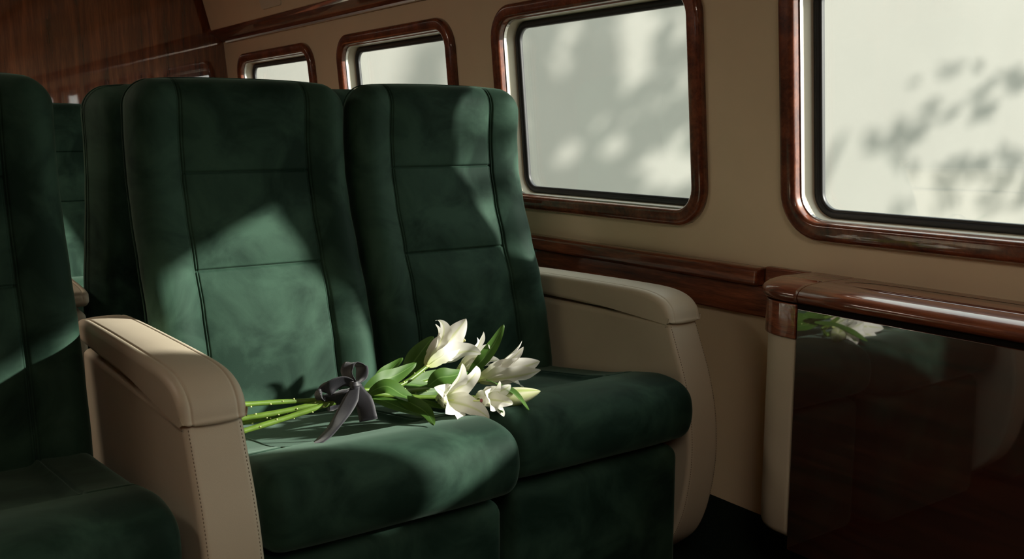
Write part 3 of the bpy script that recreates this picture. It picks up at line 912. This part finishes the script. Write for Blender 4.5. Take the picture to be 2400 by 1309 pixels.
# ------------------------------------------------------------------ outdoors
M_render = plain('pale_sage_render', (0.214, 0.212, 0.193), 0.9, 0.1, var=0.03, vs=0.6)
M_ground = plain('gravel_ground', (0.20, 0.19, 0.16), 0.95, 0.1)
tag(box('wall_outside', 1.95, 40, 9.0, 9.3, -1.2, 9.0, M_render), kind='structure')
tag(box('ground_outside', -30, 60, -40, 9.0, -1.3, -1.2, M_ground), kind='structure')
SUN = V((-1.31, 1.0, -0.645)).normalized()
# sunlit tree out of sight up-sun: its leaves dapple the wall outside and the window seat
tree = empty('leafy_tree', (18.0, 3.0, -1.2)); tag(tree, 'broad-leaved tree standing outside the carriage, beyond the windows', 'tree')
M_tleaf = plain('tree_leaf', (0.05, 0.11, 0.03), 0.5, 0.4)
M_bark = plain('bark', (0.10, 0.07, 0.05), 0.9, 0.1)
parts = []; rl = random.Random(11)
def tleaf(target, t, L, w, ang):
    c = V(target)-SUN*t
    a = SUN.cross(V((0, 0, 1))).normalized(); b = a.cross(SUN).normalized()
    if b.z < 0: b = -b
    if a.y > 0: a = -a
    d = a*cos(ang)+b*sin(ang); s = d.cross(SUN).normalized()
    tilt = SUN*rl.uniform(-0.4, 0.4)
    rows = []
    for i in range(7):
        q = i/6; ww = w*sin(pi*(0.03+0.94*q))**0.8
        rows.append([c+d*L*(q-0.5)+s*ww*k+tilt*L*(q-0.5)+SUN*(-0.12*w*abs(k)) for k in (-1, 0, 1)])
    parts.append(grid(rows))
def wall_pt(px, py): return sight(px, py, 9.0)
# third window: mostly shaded, pale flecks left open
flecks = [(1322, 120, 20, 60), (1340, 60, 12, 30), (1492, 95, 38, 85), (1475, 190, 22, 30), (1560, 40, 45, 16), (1600, 75, 22, 22), (1455, 60, 14, 20), (1560, 230, 50, 14), (1500, 268, 36, 14), (1445, 345, 22, 30), (1410, 290, 20, 18), (1520, 375, 30, 22), (1575, 345, 22, 30), (1600, 400, 50, 32), (1545, 415, 34, 24), (1330, 360, 24, 28), (1612, 180, 20, 24)]
for k in range(1000):
    px, py = rl.uniform(1225, 1665), rl.uniform(-20, 480)
    if any(((px-a)/(c*1.4))**2+((py-b+0.5*(px-a))/(d*1.4))**2 < 1 for a, b, c, d in flecks): continue
    tleaf(wall_pt(px, py), rl.uniform(7.6, 8.6), rl.uniform(0.18, 0.34), rl.uniform(0.05, 0.09), radians(rl.gauss(62, 16)))
# nearest window: soft loose sprays low and to the right
blobs = [(2240, 265, 90, 28, 30, 26), (2380, 190, 60, 30, 25, 22), (2230, 170, 70, 20, 20, 10), (2110, 330, 60, 55, 60, 16), (2060, 330, 30, 25, 30, 6), (2260, 400, 70, 50, 45, 28), (2370, 380, 50, 80, 60, 26), (2120, 440, 35, 50, 70, 8), (2200, 470, 40, 30, 60, 8), (2340, 470, 60, 40, 20, 18)]
for px, py, rx, ry, an, n in blobs:
    for k in range(int(n*0.6)):
        x, y = px+rx*rl.gauss(0, 0.55), py+ry*rl.gauss(0, 0.55)
        tleaf(wall_pt(x, y), rl.uniform(8.5, 10.5), rl.uniform(0.25, 0.5), rl.uniform(0.05, 0.09), radians(rl.gauss(an, 15)))
for k in range(26):
    tleaf(wall_pt(rl.gauss(1005, 25), rl.gauss(150, 40)), 9.5, 0.3, 0.06, radians(rl.gauss(60, 20)))
# a lower bough closer to the carriage dapples the window seat
for k in range(22):
    z = rl.uniform(0.78, 1.2); x = rl.uniform(1.25, 1.52)
    if (x > 1.40 and rl.random() < 0.85) or (abs(z-1.03) < 0.05 and x > 1.30) or rl.random() < 0.12:
        tleaf((x, 2.12, z), rl.uniform(2.0, 2.8), rl.uniform(0.08, 0.15), rl.uniform(0.018, 0.03), radians(rl.gauss(35, 25)))
for k in range(230):  # leaf cluster added unseen to block most sun through the hindmost window
    tleaf((1.78, rl.uniform(-0.62, 0.35), rl.uniform(0.85, 1.5)), rl.uniform(4.5, 6.5), rl.uniform(0.10, 0.16), rl.uniform(0.03, 0.05), radians(rl.uniform(0, 180)))
v, f = join_data(parts)
link('foliage', mesh('foliage', v, f), M_tleaf, tree, -tree.location)
v, f = tube_data([(19, 2.5, -1.2), (19.1, 2.4, 1.0), (19.4, 2.6, 3.2), (20.2, 3.0, 4.9)], [0.28, 0.22, 0.16, 0.06], 12)
link('trunk', mesh('trunk', v, f), M_bark, tree, -tree.location)

# ------------------------------------------------------------------ light
sd = bpy.data.lights.new('sun', 'SUN'); so = bpy.data.objects.new('sun', sd); COL.objects.link(so)
so.rotation_euler = SUN.to_track_quat('-Z', 'Y').to_euler(); so.location = (12, -8, 8)
sd.energy = 10.6; sd.color = (1.0, 0.935, 0.865); sd.angle = radians(1.65)
w = bpy.data.worlds.new('sky'); sc.world = w; w.use_nodes = True
nt = w.node_tree; bg = nt.nodes['Background']
tc = node(nt, 'ShaderNodeTexCoord'); sp = node(nt, 'ShaderNodeSeparateXYZ'); nt.links.new(tc.outputs['Generated'], sp.inputs[0])
r = ramp(nt, [(0.0, (0.86, 0.88, 0.84)), (0.5, (0.81, 0.88, 0.81)), (1.0, (0.68, 0.76, 0.82))])
nt.links.new(sp.outputs['Z'], r.inputs['Fac']); nt.links.new(r.outputs[0], bg.inputs['Color'])
bg.inputs['Strength'].default_value = 3.6
for i, (ya, yb) in enumerate(WIN):          # sampling portals for the sky in each window opening
    pd = bpy.data.lights.new('sky_portal', 'AREA'); pd.shape = 'RECTANGLE'; pd.size = 0.62; pd.size_y = 0.88
    pd.cycles.is_portal = True
    po = bpy.data.objects.new('sky_portal', pd); COL.objects.link(po)
    po.location = (1.86, (ya+yb)/2, 1.17); po.rotation_euler = V((-1, 0, 0)).to_track_quat('-Z', 'Y').to_euler()
    po.rotation_euler = (0, radians(90), 0)

# two long warm lamps added below the ceiling, out of view, as interior fill
for xx, yy in ((-0.2, -0.9), (-0.9, 3.3)):
    cl = empty('added_fill_lamp', (xx, yy, 2.10))
    tag(cl, 'long warm fill lamp added below the ceiling, out of view', 'fill lamp', 'added fill lamps below the ceiling')
    rb = rbox_mesh(-0.19, 0.19, -0.62, 0.62, -0.035, 0.0, 0.01, 3, M_silver, 'fill_lamp_housing'); link('fill_lamp_housing', rb, None, cl)
    dm = bpy.data.materials.new('fill_lamp_diffuser') if yy < 2 else dm
    if yy < 2:
        dm.use_nodes = True; pb = dm.node_tree.nodes['Principled BSDF']
        pb.inputs['Emission Color'].default_value = (1.0, 0.86, 0.69, 1); pb.inputs['Emission Strength'].default_value = 15.0
    rb = rbox_mesh(-0.165, 0.165, -0.59, 0.59, -0.048, -0.034, 0.005, 2, dm, 'fill_lamp_diffuser'); link('fill_lamp_diffuser', rb, None, cl)

# ------------------------------------------------------------------ camera
cd = bpy.data.cameras.new('camera'); co = bpy.data.objects.new('camera', cd); COL.objects.link(co)
cd.sensor_fit = 'HORIZONTAL'; cd.sensor_width = 36; cd.lens = 36*2250/2400
co.location = (0, 0, 1.1); co.rotation_euler = (radians(90-8.8), 0, radians(-35.1))
cd.clip_start = 0.02; cd.clip_end = 200
cd.dof.use_dof = True; cd.dof.focus_distance = 2.05; cd.dof.aperture_fstop = 15.0
sc.camera = co
vs = sc.view_settings
vs.view_transform = 'Standard'; vs.look = 'None'; vs.gamma = 1; vs.use_curve_mapping = False; vs.exposure = 0.08
sc.cycles.use_denoising = True
sc.cycles.max_bounces = 10; sc.cycles.diffuse_bounces = 6; sc.cycles.glossy_bounces = 5; sc.cycles.transparent_max_bounces = 12
sc.cycles.sample_clamp_indirect = 8
sc.cycles.caustics_reflective = False; sc.cycles.caustics_refractive = False
